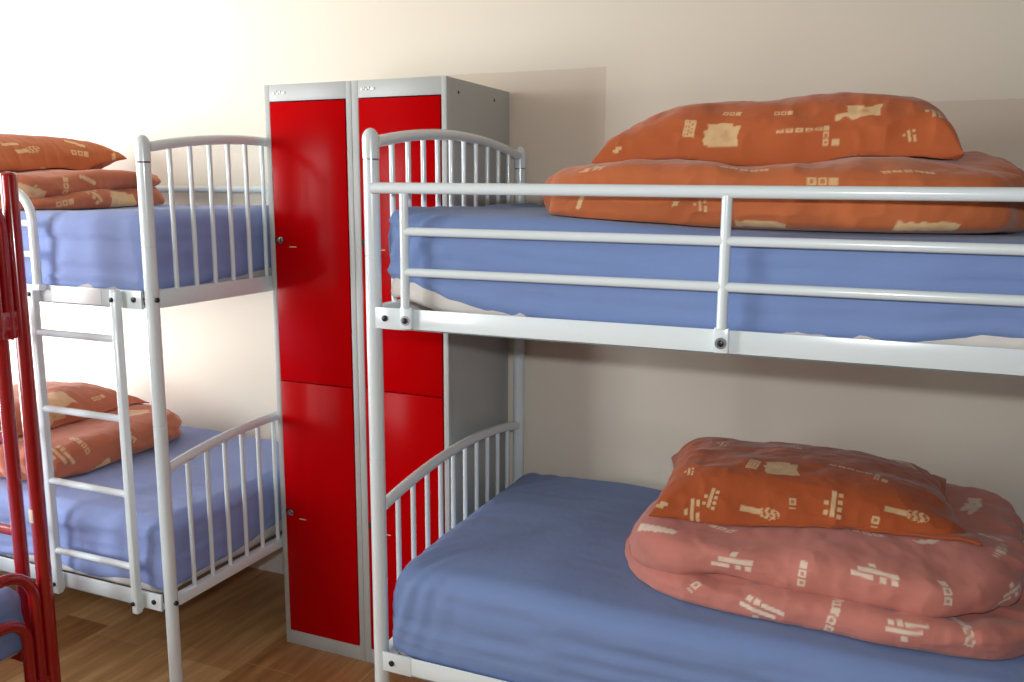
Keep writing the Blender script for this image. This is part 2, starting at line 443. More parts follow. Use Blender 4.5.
def pillow(name, mat, center, half, rot, zb, T, label, stamps=(), bend=None, seed=0, N=(400, 280), pinch=.07, wr=.004, drop=.03, flat=.35, pw=2.6, group=None, on=None, pl=None, pr_=None, tip=.0):
    """pillow: two sheets meeting in a seam, fat middle, drawn-out corners; bend(u,v) lifts it"""
    nu, nv = N; a, b = half
    g = np.sin(np.linspace(-PI / 2, PI / 2, nu)) * .35 + np.linspace(-1, 1, nu) * .65
    h = np.sin(np.linspace(-PI / 2, PI / 2, nv)) * .35 + np.linspace(-1, 1, nv) * .65
    U, Vv = np.meshgrid(g, h, indexing='ij'); U = U.ravel(); Vv = Vv.ravel()
    X = a * U * (1 - pinch * (1 - Vv ** 2) * np.abs(U) ** 3); Y = b * Vv * (1 - pinch * 1.2 * (1 - U ** 2) * np.abs(Vv) ** 3)
    pu = np.where(U < 0, pl or pw, pr_ or pw)
    th = np.maximum(1 - np.abs(U) ** pu, 0) ** .55 * np.maximum(1 - np.abs(Vv) ** pw, 0) ** .55
    up = np.c_[X, Y, T * th * (1 - flat)]; dn = np.c_[X, Y, -T * th * flat]
    Fu = grid_faces(nu, nv); n0 = len(up)
    # weld the two sheets along the rim
    idx = np.arange(n0).reshape(nu, nv); rim = np.zeros((nu, nv), bool); rim[0] = rim[-1] = True; rim[:, 0] = rim[:, -1] = True
    rim = rim.ravel(); mp = np.arange(n0) + n0; mp[rim] = np.arange(n0)[rim]
    keep = np.r_[np.ones(n0, bool), ~rim]; new = np.cumsum(keep) - 1
    F = np.r_[Fu, mp[Fu][:, ::-1]]; V = np.r_[up, dn]; u2 = np.r_[U, U]; v2 = np.r_[Vv, Vv]
    F = new[F]; V = V[keep]; u2 = u2[keep]; v2 = v2[keep]
    nrm = normals(V, F); P = V + seed * 9.1
    edge = np.clip((np.maximum(np.abs(u2), np.abs(v2)) - .4) / .55, 0, 1)
    rimf = np.clip((1 - np.maximum(np.abs(u2), np.abs(v2))) / .06, 0, 1)
    disp = .010 * fbm(P, (4, 4, 5), 2) + wr * (ridge(P, (10, 14, 10), 2) * edge + .7 * fbm(P, (13, 17, 15), 3))
    V = V + nrm * (disp * (.25 + .75 * rimf))[:, None]
    V[:, 2] += -drop * np.maximum(np.abs(u2), np.abs(v2)) ** 4
    if bend is not None: V[:, 2] += bend(u2, v2)
    V[:, 2] += T * flat
    cr, sr = math.cos(rot), math.sin(rot)
    W = np.c_[V[:, 0] * cr - V[:, 1] * sr + center[0], V[:, 0] * sr + V[:, 1] * cr + center[1], V[:, 2] + zb]
    if on is not None:
        g = top_of(on); zs = np.array([max(g(x, y), g(x + .004, y), g(x - .004, y), g(x, y + .004), g(x, y - .004)) for x, y in W[:, :2]]) + .004
        isup = np.zeros(len(W), bool); isup[:n0] = True; isup[:n0][rim] = False
        W[:, 2] = np.where(isup, np.maximum(W[:, 2], zs + .006), np.maximum(W[:, 2], zs))
    pr = stamp_prints(W, normals(W, F), stamps)
    org = np.array((center[0], center[1], zb))
    o = mesh_np(name, W - org, F, mat, attr=pr); o.location = org
    tag(o, label, 'pillow', group); return o

def soft_box(dims, r, res, rb=.03):
    """dense rounded box, centred in plan with its base at z = 0 -> verts, quads"""
    L, W, H = dims; Vs = []; Fs = []; off = 0
    def face(ax, sgn):
        nonlocal off
        i, j = [k for k in range(3) if k != ax]; d = (L, W, H)
        ni = max(4, int(d[i] / res)) + 1; nj = max(4, int(d[j] / res)) + 1
        A, Bb = np.meshgrid(np.linspace(-.5, .5, ni), np.linspace(-.5, .5, nj), indexing='ij')
        v = np.zeros((ni * nj, 3)); v[:, i] = A.ravel() * d[i]; v[:, j] = Bb.ravel() * d[j]; v[:, ax] = sgn * d[ax] / 2
        f = grid_faces(ni, nj)
        flip = (sgn > 0) == (ax == 1)
        if flip: f = f[:, ::-1]
        Vs.append(v); Fs.append(f + off); off += len(v)
    for ax in range(3):
        for s in (-1, 1): face(ax, s)
    V = np.concatenate(Vs); F = np.concatenate(Fs)
    key = np.round(V * 1e5).astype(np.int64); _, first, inv = np.unique(key, axis=0, return_index=True, return_inverse=True)
    inv = inv.ravel(); V = V[first]; F = inv[F]
    tz = np.clip(V[:, 2:3] / (H * .6) + .5, 0, 1); r = min(r, rb) + (r - min(r, rb)) * tz * tz * (3 - 2 * tz); half = np.array((L / 2, W / 2, H / 2)) - r; c = np.clip(V, -half, half); d = V - c
    ln = np.linalg.norm(d, axis=1, keepdims=True)
    V = np.where(ln > 1e-9, c + d / np.maximum(ln, 1e-9) * np.minimum(r, ln * 1e9), V)
    V[:, 2] += H / 2
    return V, F

def mattress(loc, dims, topf, zbot, label, group, sheet_mat, seed=0, gather=.0, curl=0., rnd=.045, ruf=1.):
    """white mattress with a stretched fitted sheet; topf(x,y) lifts the top, zbot(x,y) is where the sheet ends on the sides"""
    L, W, H = dims
    root = thing('mattress', label, 'mattress', loc, group)
    def shape(V, F, sheet):
        x, y, z = V[:, 0].copy(), V[:, 1].copy(), V[:, 2].copy()
        f = np.clip(z / H, 0, 1)
        P = V + np.array(loc) + seed * 5.3
        nrm = normals(V, F)
        # the middle of the long sides bulges
        if sheet:
            side = np.clip(1 - np.abs(nrm[:, 2]) * 1.2, 0, 1)
            d = .004 * fbm(P, (3, 3, 5), 2)
            d = d + side * (.0045 * ridge(P, (2.2, 2.2, 26), 2) * (f < .97) + .002 * ridge(P, (6, 6, 50), 1))
            d = d + (1 - side) * (.003 * fbm(P, (2, 7, 2), 2) + .0012 * ridge(P, (3, 16, 3), 1))
            # gathered folds running to the corners at the foot
            ex = np.exp(-((x + L / 2) / .14) ** 2); ey = np.exp(-((np.abs(y) - W / 2) / .2) ** 2)
            d = d + gather * ex * ey * np.sin((y - x * 1.3 + z * .6) * 75 + 3 * vnoise(P * 6)) * (.35 + .65 * f)
            V = V + nrm * d[:, None]
        V[:, 2] += topf(x, y) * f + (curl * np.exp(-((x + L / 2) / .13) ** 2)) * (1 - f) ** 1.5
        return V
    V, F = soft_box((L - .008, W - .008, H - .006), max(.035, rnd), .022)
    V0 = V.copy(); V = shape(V, F, False)
    ruff = np.clip(1 - V0[:, 2] / .07, 0, 1) * (np.abs(normals(V0, F)[:, 2]) < .6)
    V = V + normals(V0, F) * (ruf * ruff * (.008 + .011 * vnoise((V0 + np.array(loc)) * np.array((34, 34, 8)) + seed)))[:, None]
    V[:, 2] = np.maximum(V[:, 2], 0)
    V[:, 2] = np.minimum(V[:, 2], H + topf(V0[:, 0], V0[:, 1]) - .004)
    mesh_np('mattress_cover', V, F, M['core'], root)
    V, F = soft_box((L + .006, W + .006, H), rnd, .0095)
    # keep top and sides, pull the lower hem of the sheet up to zbot
    zc = V[F].mean(1)[:, 2]; nz = normals(V, F)
    keep = ~((V[F][:, :, 2] < .004).all(1)); F = F[keep]
    zb = zbot(V[:, 0], V[:, 1]); zz = V[:, 2]
    V = shape(V, F, True)
    V[:, 2] = V[:, 2] - zz * 0 + 0
    t = np.clip(1 - zz / H, 0, 1); V[:, 2] = V[:, 2] + zb * np.where(zz < H, t ** 1.0, 0)
    V[:, 2] = np.maximum(V[:, 2], .006)
    mesh_np('fitted_sheet', V, F, sheet_mat, root)
    return root

# ------------------------------------------------------------------ the room
W2 = (-2.25, -1.0, .7, 2.4)
YW, XL, XR, YF, HC = -.138, -2.32, 6.2, -3.1, 2.9
struct('floor', B(XL - .1, XR + .1, YF - .1, YW + .1, -.06, 0), M['floor'])
struct('ceiling', B(XL - .1, XR + .1, YF - .1, YW + .1, HC, HC + .06), M['ceil'])
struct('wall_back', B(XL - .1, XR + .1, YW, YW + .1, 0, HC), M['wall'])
struct('wall_right', B(XR, XR + .1, YF, YW, 0, HC), M['side'])
bm = bmesh.new()
box(bm, XL - .1, W2[0], YF - .1, YF, 0, HC); box(bm, W2[1], XR + .1, YF - .1, YF, 0, HC)
box(bm, W2[0], W2[1], YF - .1, YF, 0, W2[2]); box(bm, W2[0], W2[1], YF - .1, YF, W2[3], HC)
struct('wall_front', bm, M['side'])
W1 = (-2.0, -.35, .45, 2.0)
bm = bmesh.new()
box(bm, XL - .1, XL, YF, W1[0], 0, HC); box(bm, XL - .1, XL, W1[1], YW, 0, HC)
box(bm, XL - .1, XL, W1[0], W1[1], 0, W1[2]); box(bm, XL - .1, XL, W1[0], W1[1], W1[3], HC)
struct('wall_left', bm, M['side'])
def window(name, W, f):
    a0, a1, z0, z1 = W; bm = bmesh.new()
    for a in ((a0, a0 + .05, z0, z1), (a1 - .05, a1, z0, z1), (a0 + .05, a1 - .05, z0, z0 + .05), (a0 + .05, a1 - .05, z1 - .05, z1), ((a0 + a1) / 2 - .03, (a0 + a1) / 2 + .03, z0 + .05, z1 - .05)):
        f(bm, -.07, -.02, *a, bev=.004)
    w = struct(name, bm, M['frame'])
    link('window_pane', f(bmesh.new(), -.048, -.044, a0 + .05, a1 - .05, z0 + .05, z1 - .05), M['glass'], w, False)
window('window_1', W1, lambda bm, d0, d1, a0, a1, z0, z1, **k: box(bm, XL + d0, XL + d1, a0, a1, z0, z1, **k))
window('fill_window', W2, lambda bm, d0, d1, a0, a1, z0, z1, **k: box(bm, a0, a1, YF + d0, YF + d1, z0, z1, **k))  # unseen second window behind the camera, added for frontal fill
def skirting(x0, x1):
    bm = bmesh.new(); pr = [(YW - .0001, 0), (YW - .014, 0), (YW - .014, .078), (YW - .011, .088), (YW - .006, .093), (YW - .0001, .096)]
    a = [bm.verts.new((x0, y, z)) for y, z in pr]; b = [bm.verts.new((x1, y, z)) for y, z in pr]
    for i in range(len(pr)): bm.faces.new((a[i], a[(i + 1) % len(pr)], b[(i + 1) % len(pr)], b[i]))
    bm.faces.new(a[::-1]); bm.faces.new(b); return bm
struct('baseboard_back', skirting(XL, XR), M['skirt'])
struct('baseboard_left', B(XL, XL + .014, YF, YW - .016, 0, .094, bev=.003), M['skirt'])

# ------------------------------------------------------------------ lockers
def locker(x, label, stile_l, stile_r, badge_x):
    w, d, h = .3046, .423, 1.7805
    t = thing('locker', label, 'locker', (x, -.5707, 0), 'grey steel lockers with red doors')
    g = M['grey']
    bm = bmesh.new(); xl, xr, zb, zt = stile_l, w - stile_r, .047, h - .048
    box(bm, .0003, .0022, .0215, d, .0005, h - .0005); box(bm, w - .0022, w - .0003, .0215, d, .0005, h - .0005)          # side sheets
    box(bm, .0022, w - .0022, .0, d, h - .002, h); box(bm, .0022, w - .0022, d - .002, d, 0, h - .002)
    box(bm, .0022, w - .0022, .001, d - .002, .03, .033)
    box(bm, .0022, w - .0022, .02, d - .002, .883, .888)                               # shelf between the tiers
    box(bm, .0, xl, -.0012, .022, 0, h, bev=.001); box(bm, xr, w, -.0012, .022, 0, h, bev=.001)     # front frame
    box(bm, xl, xr, -.0012, .022, zt, h, bev=.001); box(bm, xl, xr, -.0012, .022, 0, zb, bev=.001)
    link('carcass', bm, g, t)
    zm = .8865
    for z0, z1, zl in ((zm + .0015, zt - .003, 1.324), (zb + .002, zm - .0015, .459)):
        dr = link('door', B(xl + .0025, xr - .0035, -.0035, .016, z0, z1, bev=.0018), M['door'], t)
        lx = xl + .027
        lk = TB([(lx, -.003, zl), (lx, -.010, zl), (lx, -.0105, zl)], [.0105, .0105, .0085], 20)
        tube(lk, [(lx, -.0105, zl), (lx, -.019, zl), (lx, -.0195, zl)], [.0065, .0065, .005], 16)
        link('cam_lock', lk, M['chrome'], dr)
        link('latch_recess', B(xl + .0032, xl + .0115, -.0046, -.003, zl - .009, zl + .009, bev=.0005), M['slot'], dr)
        link('number_plate', B(lx + .028, lx + .054, -.0042, -.003, zl - .021, zl - .018), M['chip'], dr)
    bd = bmesh.new()
    for a, b_, z_ in ((0, .008, 0), (.010, .014, .003), (.016, .022, -.001), (.024, .030, .002), (.032, .046, 0)):
        box(bd, badge_x + a, badge_x + b_, -.0032, -.001, h - .024 + z_ - .0035, h - .024 + z_ + .0035, bev=.0007)
    link('badge', bd, M['emblem'], t)
    for y in (.072, .31):
        for sx in ((0, -1), (w, 1)):
            link('rivet_hole', TB([(sx[0] - sx[1] * .001, y, h - .036), (sx[0] + sx[1] * .0006, y, h - .036)], .0045, 12), M['slot'], t)
    return t
locker(-.1183, 'tall grey two-door locker with red doors, left one of the pair, nearer the ladder bunk', .0175, .0175, .030)
locker(.1876, 'tall grey two-door locker with red doors, right one of the pair, behind a white post', .0225, .0155, .032)

# ------------------------------------------------------------------ white bunks
BL, BW = 1.98, .857
Z = dict(top=1.611, r1=1.2119, r0=1.1638, g1=1.4762, g2=1.384, g3=1.2968, l1=.3635, l0=.3165)
def post_bm():
    pr = [(0, .0182), (.012, .0192), (.012, .0182), (.843, .0182), (.8435, .0173), (.8465, .0173), (.847, .0182), (1.3245, .0182), (1.325, .0173), (1.328, .0173), (1.3285, .0182), (1.541, .0182)]
    return TB([(0, 0, z) for z, r in pr], [r for z, r in pr], 24)
def cap_bm():
    pr = [(1.5446, .0190), (1.587, .0192)] + [(1.587 + .025 * math.sin(k * PI / 16), max(.0192 * math.cos(k * PI / 16), .0006)) for k in range(1, 9)]
    return TB([(0, 0, z) for z, r in pr], [r for z, r in pr], 24)
def bed_end(root, x, zarch0, zpeak, zrail1, zrail0, mat):
    f = lambda t: (x, .019 + t * (BW - .038), zarch0 + (zpeak - zarch0) * (1 - (2 * t - 1) ** 2))
    link('arched_rail', TB(arc(f, 28), .0136, 16), mat, root)
    link('end_rail', box(box(bmesh.new(), x - .013, x + .013, .019, BW - .019, zrail0, zrail1, bev=.003), x + (.012 if x < 1 else -.028), x + (.028 if x < 1 else -.012), .03, BW - .03, zrail0 + .004, zrail0 + .010), mat, root)
    for k in range(10):
        y = .0905 + k * .0751; t = (y - .019) / (BW - .038)
        link('baluster', TB([(x, y, zrail1 - .002), (x, y, f(t)[2] - .008)], .0068, 12), mat, root)
def bolt(root, p, axis, r=.0078, washer=False):
    d = Vector(axis); p = Vector(p)
    o = link('bolt', TB([p - d * .004, p + d * .0035, p + d * .005], [r, r, r * .6], 16), M['bolt'], root)
    if washer: link('washer', TB([p - d * .004, p + d * .0016], r * 1.7, 18), M['washer'], o)
def make_bunk(loc, label, seam):
    m = M['white']
    t = thing('bunk_bed', label, 'bunk bed', loc, 'white metal bunk beds')
    for x in (0, BL):
        for y in (0, BW):
            p = link('post', post_bm(), m, t, loc=(x, y, 0)); link('post_cap', cap_bm(), m, p); link('cap_seam', TB([(0, 0, 1.5405), (0, 0, 1.545)], .0172, 20), M[seam], p)
        bed_end(t, x, 1.582, 1.6185, Z['r1'], Z['r0'], m)
        bed_end(t, x, .7215, .7605, Z['l1'] - .011, Z['l0'] + .006, m)
        for zz in ((Z['r1'] + Z['r0']) / 2, (Z['l1'] + Z['l0']) / 2):
            s = 1 if x == 0 else -1
            bolt(t, (x + .0185, -.002, zz), (1, 0, 0), .0068)
            bolt(t, (x + s * .042, -.0215, zz), (0, -1, 0), .0072)
    for z1, z0 in ((Z['r1'], Z['r0']), (Z['l1'], Z['l0'])):
        for y, s in ((-.0205, 1), (BW + .0205, -1)):
            bm = bmesh.new()
            y0, y1 = sorted((y, y + s * .004)); box(bm, .016, BL - .016, y0, y1, z0, z1, bev=.0012)
            y0, y1 = sorted((y, y + s * .034)); box(bm, .020, BL - .020, y0, y1, z0, z0 + .004, bev=.0012)
            box(bm, .016, .095, *sorted((y - s * .0012, y + s * .006)), z0 - .0005, z1 + .0005, bev=.001)
            box(bm, BL - .095, BL - .016, *sorted((y - s * .0012, y + s * .006)), z0 - .0005, z1 + .0005, bev=.001)
            link('side_rail', bm, m, t)
        for k in range(13):
            x = .06 + k * (BL - .12) / 12
            link('bed_slat', B(x - .034, x + .034, .012, BW - .012, z0 + .0045, z0 + .018, bev=.002), M['slat'], t)
    # front guard rail: runs from the left post, bends down beside the ladder
    gy, gb = -.034, BL - .380
    R = .085
    gz = lambda x: Z['g1'] + .004 - .0085 * min(x, 1.35) / 1.35
    pts = [(.024, gy, gz(.024)), (.3, gy, gz(.3)), (.9, gy, gz(.9))] + [(gb - R + R * math.sin(a), gy, gz(1.4) - R + R * math.cos(a)) for a in np.linspace(0, PI / 2, 12)] + [(gb, gy, 1.30), (gb, gy, Z['r1'] - .004)]
    g = link('guard_rail', TB(pts, .0122, 16), m, t)
    for z in (Z['g2'], Z['g3']):
        link('guard_bar', TB([(.103, gy, z + (.002 if z > 1.35 else 0)), (gb - .006, gy, z - (.003 if z > 1.35 else 0))], .0096, 14), m, g)
    for x in (.103, .800):
        bm = TB([(x, gy, Z['g1'] - .008), (x, gy, Z['r1'] + .004)], .0102, 14)
        link('guard_post', bm, m, g)
        link('bracket', B(x - .0145, x + .0145, gy - .002, -.0225, Z['r0'] + .004, Z['r1'] + .006, bev=.003), m, g)
        bolt(g, (x, gy - .002, (Z['r1'] + Z['r0']) / 2), (0, -1, 0), .0066, True)
    link('bracket', B(gb - .017, gb + .021, gy - .014, -.0225, Z['r1'] - .014, Z['r1'] + .004, bev=.003), m, g)
    # rear guard rail
    ry = BW + .012
    g = link('guard_rail', TB([(.02, BW - .002, Z['g1']), (.06, ry - .004, Z['g1']), (BL - .06, ry - .004, Z['g1']), (BL - .02, BW - .002, Z['g1'])], .0130, 14), m, t)
    link('guard_bar', TB([(.3, ry - .004, Z['g2']), (BL - .3, ry - .004, Z['g2'])], .009, 12), m, g)
    for x in (.3, BL - .3):
        link('guard_post', TB([(x, ry - .004, Z['g1'] - .006), (x, ry - .004, Z['r1'] - .01)], .010, 12), m, g)
    # ladder
    ly, LADX = -.0365, (-.398, -.090)
    for x in (BL + LADX[1], BL + LADX[0]):
        bm = B(x - .0112, x + .0112, ly - .011, ly + .011, Z['l0'] - .012, Z['r1'] + .001, bev=.005, seg=3)
        box(bm, x - .010, x + .010, ly + .008, -.0215, Z['l0'] - .004, Z['l1'] - .004, bev=.002)
        box(bm, x - .010, x + .010, ly + .008, -.0215, Z['r0'] + .004, Z['r1'] - .004, bev=.002)
        u = link('ladder_upright', bm, m, t)
        for zz in ((Z['r0'] + Z['r1']) / 2, (Z['l0'] + Z['l1']) / 2 - .004):
            bolt(u, (x - .003, ly - .0115, zz), (0, -1, 0), .0062)
    for z in (1.081, .863, .650, .440):
        link('ladder_rung', TB([(BL + LADX[0] + .006, ly, z), (BL + LADX[1] - .006, ly, z)], .0098, 14), m, t)
    return t
QO, RO = Vector((-.1446 - BL, -1.0279, 0)), Vector((.5446, -1.038, 0))
left_bunk = make_bunk(QO, 'white metal bunk bed left of the red lockers, ladder beside its front post', 'slot')
st = link('rail_label', B(BL - .345, BL - .158, -.0222, -.0208, Z['r0'] + .003, Z['r1'] - .003, bev=.0004), M['sticker'], left_bunk)
right_bunk = make_bunk(RO, 'white metal bunk bed right of the red lockers, with long guard rails across the front', 'washer')

# ------------------------------------------------------------------ red bunk, only its far right post and the arches beside it are in view
RX, RY, RW, RLN = -.406, -1.212, .86, 1.84
LBX = -.129
def make_red():
    m = M['red']; t = thing('bunk_bed', 'dark red metal bunk bed with nested arched end, cropped by the left edge', 'bunk bed', (RX, RY, 0))
    def pr(h): return [(0, .0195), (h - .012, .0195), (h - .006, .0185), (h - .0015, .014), (h, .002)]
    for x in (0, -RLN):
        for y in (0, -RW):
            p = link('post', TB([(0, 0, z) for z, r in pr(1.516)], [r for z, r in pr(1.516)], 24), m, t, loc=(x, y, 0))
            if x == 0 and y == 0:
                link('paper_tape', B(-.012, .004, -.0206, -.0150, .600, .638, bev=.002), M['chip'], p)
        s = 1
        for z0, hs in ((.10, (.478, .352)), (1.10, (1.46, 1.36))):
            for k, (zt, off) in enumerate(zip(hs, (.034, .066))):
                R = .085 - .022 * k; r = .0150
                a, b = -off, -RW + off
                pts = [(x, a, z0)] + [(x, a - R + R * math.cos(q), zt - R + R * math.sin(q)) for q in np.linspace(0, PI / 2, 10)] + [(x, b + R - R * math.sin(q), zt - R + R * math.cos(q)) for q in np.linspace(0, PI / 2, 10)] + [(x, b, z0)]
                link('end_arch', TB(pts, r, 16), m, t)
            link('end_rail', B(x - .014, x + .014, -RW + .018, -.018, z0 if z0 > 1 else z0 + .02, z0 + .07, bev=.004), m, t)
    for z0 in (.17, 1.088):
        for y in (.004, -RW - .004):
            link('side_rail', B(-RLN + .018, -.018, y - .012, y + .012, z0, z0 + .075, bev=.004), m, t)
        for k in range(12):
            x = -.12 - k * (RLN - .24) / 11
            link('bed_slat', B(x - .033, x + .033, -RW + .02, -.02, z0 + .045, z0 + .058, bev=.002), M['slat'], t)
    for x in (LBX, LBX - .34):
        link('ladder_upright', TB([(x, .034, .16), (x, .034, 1.15)], .0185, 20), m, t)
    for z in (.265, .535, .805, 1.06):
        link('ladder_rung', TB([(LBX - .01, .034, z), (LBX - .33, .034, z)], .0135, 14), m, t)
    return t
make_red()

# ------------------------------------------------------------------ mattresses
sm = lambda x, a, b: np.clip((x - a) / (b - a), 0, 1) ** 2 * (3 - 2 * np.clip((x - a) / (b - a), 0, 1))
ML, MW = 1.90, .83
def top_ru(x, y):
    X = x + ML / 2
    return .012 - .03 * sm(X, .1, 1.0) + .016 * np.exp(-(X / .05) ** 2)
def bot_ru(x, y):
    X = x + ML / 2; fr = y < -.3
    return .002 + np.where(fr, .040 * np.exp(-(X / .34) ** 2) + .006 * np.sin(X * 9) * np.exp(-X / .8) + .032 * sm(X, .9, 1.35) * (1 + .3 * np.sin(X * 22)), .03 + .01 * np.sin(y * 14))
mRU = mattress((RO.x + .03 + ML / 2, -1.030 + MW / 2, Z['r0'] + .0185), (ML, MW, .232), top_ru, bot_ru,
         'mattress in a blue fitted sheet on the upper deck of the right white bunk', 'mattresses in blue sheets', M['sheet'], 1, .005, .045)
mRL = mattress((RO.x + .03 + ML / 2, -1.040 + (MW + .01) / 2, Z['l0'] + .0185), (ML, MW + .01, .232),
         lambda x, y: .004 * np.cos(x * 2) + .018 * (1 - sm(x + ML / 2, .32, .62)) * (1 - .5 * sm(-y, .25, .42)) - .004 * np.exp(-((x + ML / 2) / .1) ** 2), lambda x, y: .003 + np.where(y < -.3, .016 * np.exp(-((x + ML / 2) / .07) ** 2), .01),
         'mattress in a blue fitted sheet on the lower deck of the right white bunk', 'mattresses in blue sheets', M['sheet'], 2, .0035, .0, .052, .15)
mQU = mattress((QO.x + BL - .03 - ML / 2, -1.020 + MW / 2, Z['r0'] + .0185), (ML, MW, .235),
         lambda x, y: .010 * sm(x, ML / 2 - .5, ML / 2) + .008 * sm(y, -.1, .3) - .006, lambda x, y: .004 + np.where(x > ML / 2 - .05, .055 * sm(y, -.35, .4), .003),
         'mattress in a blue fitted sheet on the upper deck of the left white bunk', 'mattresses in blue sheets', M['sheet2'], 3, .004)
mQL = mattress((QO.x + BL - .03 - ML / 2, -1.020 + MW / 2, Z['l0'] + .0185), (ML, MW, .228),
         lambda x, y: .004 * np.cos(x * 3), lambda x, y: .022 + .012 * np.sin(x * 17) * (y < -.3) + np.where(x > ML / 2 - .05, .05 * sm(y, -.2, .4), 0),
         'mattress in a blue fitted sheet on the lower deck of the left white bunk', 'mattresses in blue sheets', M['sheet2'], 4, .004)
mattress((RX - .035 - .87, RY - RW / 2, .2285), (1.74, .79, .20), lambda x, y: 0 * x, lambda x, y: .01 + 0 * x,
         'mattress in a blue sheet in the dark red bunk, at the left edge', 'mattresses in blue sheets', M['sheet'], 5, .0)

# ------------------------------------------------------------------ bedding
PR = {}   # where each printed motif sits on the cloth: point, turn, kind, scale
#PRINTS-BEGIN
PR['RL_duvet'] = [((1.171, -0.855, 0.707), 22, 'bar', 1.3), ((1.308, -0.805, 0.713), -3, 'row4', 1.15), ((1.456, -0.752, 0.726), -3, 'bar', 1.1), ((1.361, -0.908, 0.675), 0, 'comb', 1.2), ((1.507, -0.914, 0.681), 88, 'row3', 1.1), ((1.287, -0.920, 0.617), -20, 'pair', 1.1), ((1.431, -0.946, 0.601), -12, 'comb2', 1.35), ((1.580, -0.945, 0.629), 75, 'row5', 1.15), ((1.614, -0.763, 0.737), -5, 'row4', 1.15), ((1.760, -0.757, 0.738), -12, 'bar', 1), ((1.649, -0.910, 0.704), -4, 'comb', 1.25), ((1.784, -0.913, 0.694), 85, 'row3', 1.1), ((1.818, -0.925, 0.635), 75, 'row5', 1.15), ((1.714, -0.961, 0.622), 4, 'comb2', 1.2), ((1.892, -0.739, 0.734), -6, 'row4', 1.1), ((1.878, -0.667, 0.734), 60, 'row3', 1), ((1.906, -0.824, 0.675), 14, 'comb', 1), ((1.854, -0.485, 0.742), -20, 'blot', 1.4)]
PR['RL_pillow'] = [((1.367, -0.688, 0.839), -8, 'stamp', 1.05), ((1.432, -0.687, 0.835), -2, 'patch', 1.15), ((1.287, -0.784, 0.775), -12, 'spine', 0.85), ((1.249, -0.806, 0.739), 8, 'spark', 1.1), ((1.401, -0.773, 0.754), -3, 'barscrib', 1.1), ((1.467, -0.761, 0.783), 0, 'pair', 1), ((1.436, -0.521, 0.844), 0, 'row3', 0.9), ((1.552, -0.751, 0.790), -3, 'spine', 1.1), ((1.580, -0.627, 0.837), -6, 'dash5', 1.1), ((1.637, -0.642, 0.832), -6, 'ell', 1), ((1.696, -0.431, 0.810), -22, 'blot', 1.1), ((1.641, -0.758, 0.767), -8, 'pair', 1), ((1.706, -0.736, 0.783), -12, 'barscrib', 1.15), ((1.178, -0.808, 0.748), 0, 'tag', 0.9), ((1.223, -0.729, 0.812), 40, 'spark', 0.8), ((1.268, -0.554, 0.840), -10, 'spark', 0.9)]
PR['RU_pillow'] = [((1.199, -0.753, 1.615), -6, 'stamp', 1), ((1.271, -0.756, 1.596), -2, 'patch', 1.15), ((1.286, -0.726, 1.645), -4, 'row3', 0.8), ((1.398, -0.732, 1.643), 0, 'row3', 0.8), ((1.434, -0.762, 1.604), 2, 'dash5', 1.1), ((1.489, -0.759, 1.594), 0, 'ell', 1.1), ((1.555, -0.736, 1.643), 6, 'blot', 1.3), ((1.648, -0.752, 1.591), 10, 'spark', 0.8), ((1.039, -0.779, 1.568), 0, 'tag', 0.7), ((1.691, -0.734, 1.637), -20, 'spark', 1)]
PR['RU_duvet'] = [((1.031, -0.933, 1.522), 8, 'comb', 0.75), ((1.352, -0.942, 1.518), -3, 'dash5', 1.1), ((1.653, -0.935, 1.515), 4, 'dash5', 1.1), ((1.690, -0.946, 1.411), -3, 'bar', 1.5), ((1.389, -0.945, 1.410), -2, 'bar', 1.3), ((1.223, -0.965, 1.452), 5, 'tag', 0.6), ((1.504, -0.963, 1.496), 0, 'row3', 1.1), ((1.011, -0.948, 1.456), 60, 'bar', 0.6), ((1.271, -0.959, 1.448), 0, 'spark', 0.8)]
PR['QU_pillow'] = [((-1.009, -0.674, 1.600), 12, 'barscrib', 1.2), ((-0.984, -0.490, 1.597), -5, 'row3', 1.3), ((-1.014, -0.484, 1.632), -28, 'bar', 0.9), ((-0.975, -0.355, 1.588), 25, 'tag', 0.9), ((-0.986, -0.650, 1.542), 10, 'blot', 1.2), ((-1.028, -0.724, 1.617), 10, 'bar', 0.8)]
PR['QU_duvet'] = [((-0.737, -0.768, 1.483), 75, 'row3', 1.2), ((-0.717, -0.792, 1.431), 5, 'row3', 1.2), ((-0.721, -0.690, 1.462), -60, 'comb', 1.2), ((-0.718, -0.561, 1.425), 0, 'patch', 1.8), ((-0.738, -0.683, 1.505), -30, 'bar', 0.8), ((-0.751, -0.884, 1.461), -20, 'blot', 1.6)]
PR['QL_pillow'] = [((-0.995, -0.655, 0.755), 8, 'patch', 2), ((-0.944, -0.717, 0.711), 5, 'blot', 1.6), ((-0.986, -0.493, 0.724), 0, 'row3', 1.2)]
PR['QL_duvet'] = [((-0.844, -0.438, 0.670), -10, 'patch', 1.6), ((-0.720, -0.877, 0.653), -60, 'comb2', 1.5), ((-0.729, -0.797, 0.670), -70, 'row5', 1.2), ((-0.700, -0.757, 0.578), 15, 'bar', 1.3), ((-0.702, -0.621, 0.644), -40, 'comb', 0.9), ((-0.889, -0.897, 0.684), 60, 'row4', 1.2), ((-1.276, -0.588, 0.671), 0, 'row3', 1.1)]
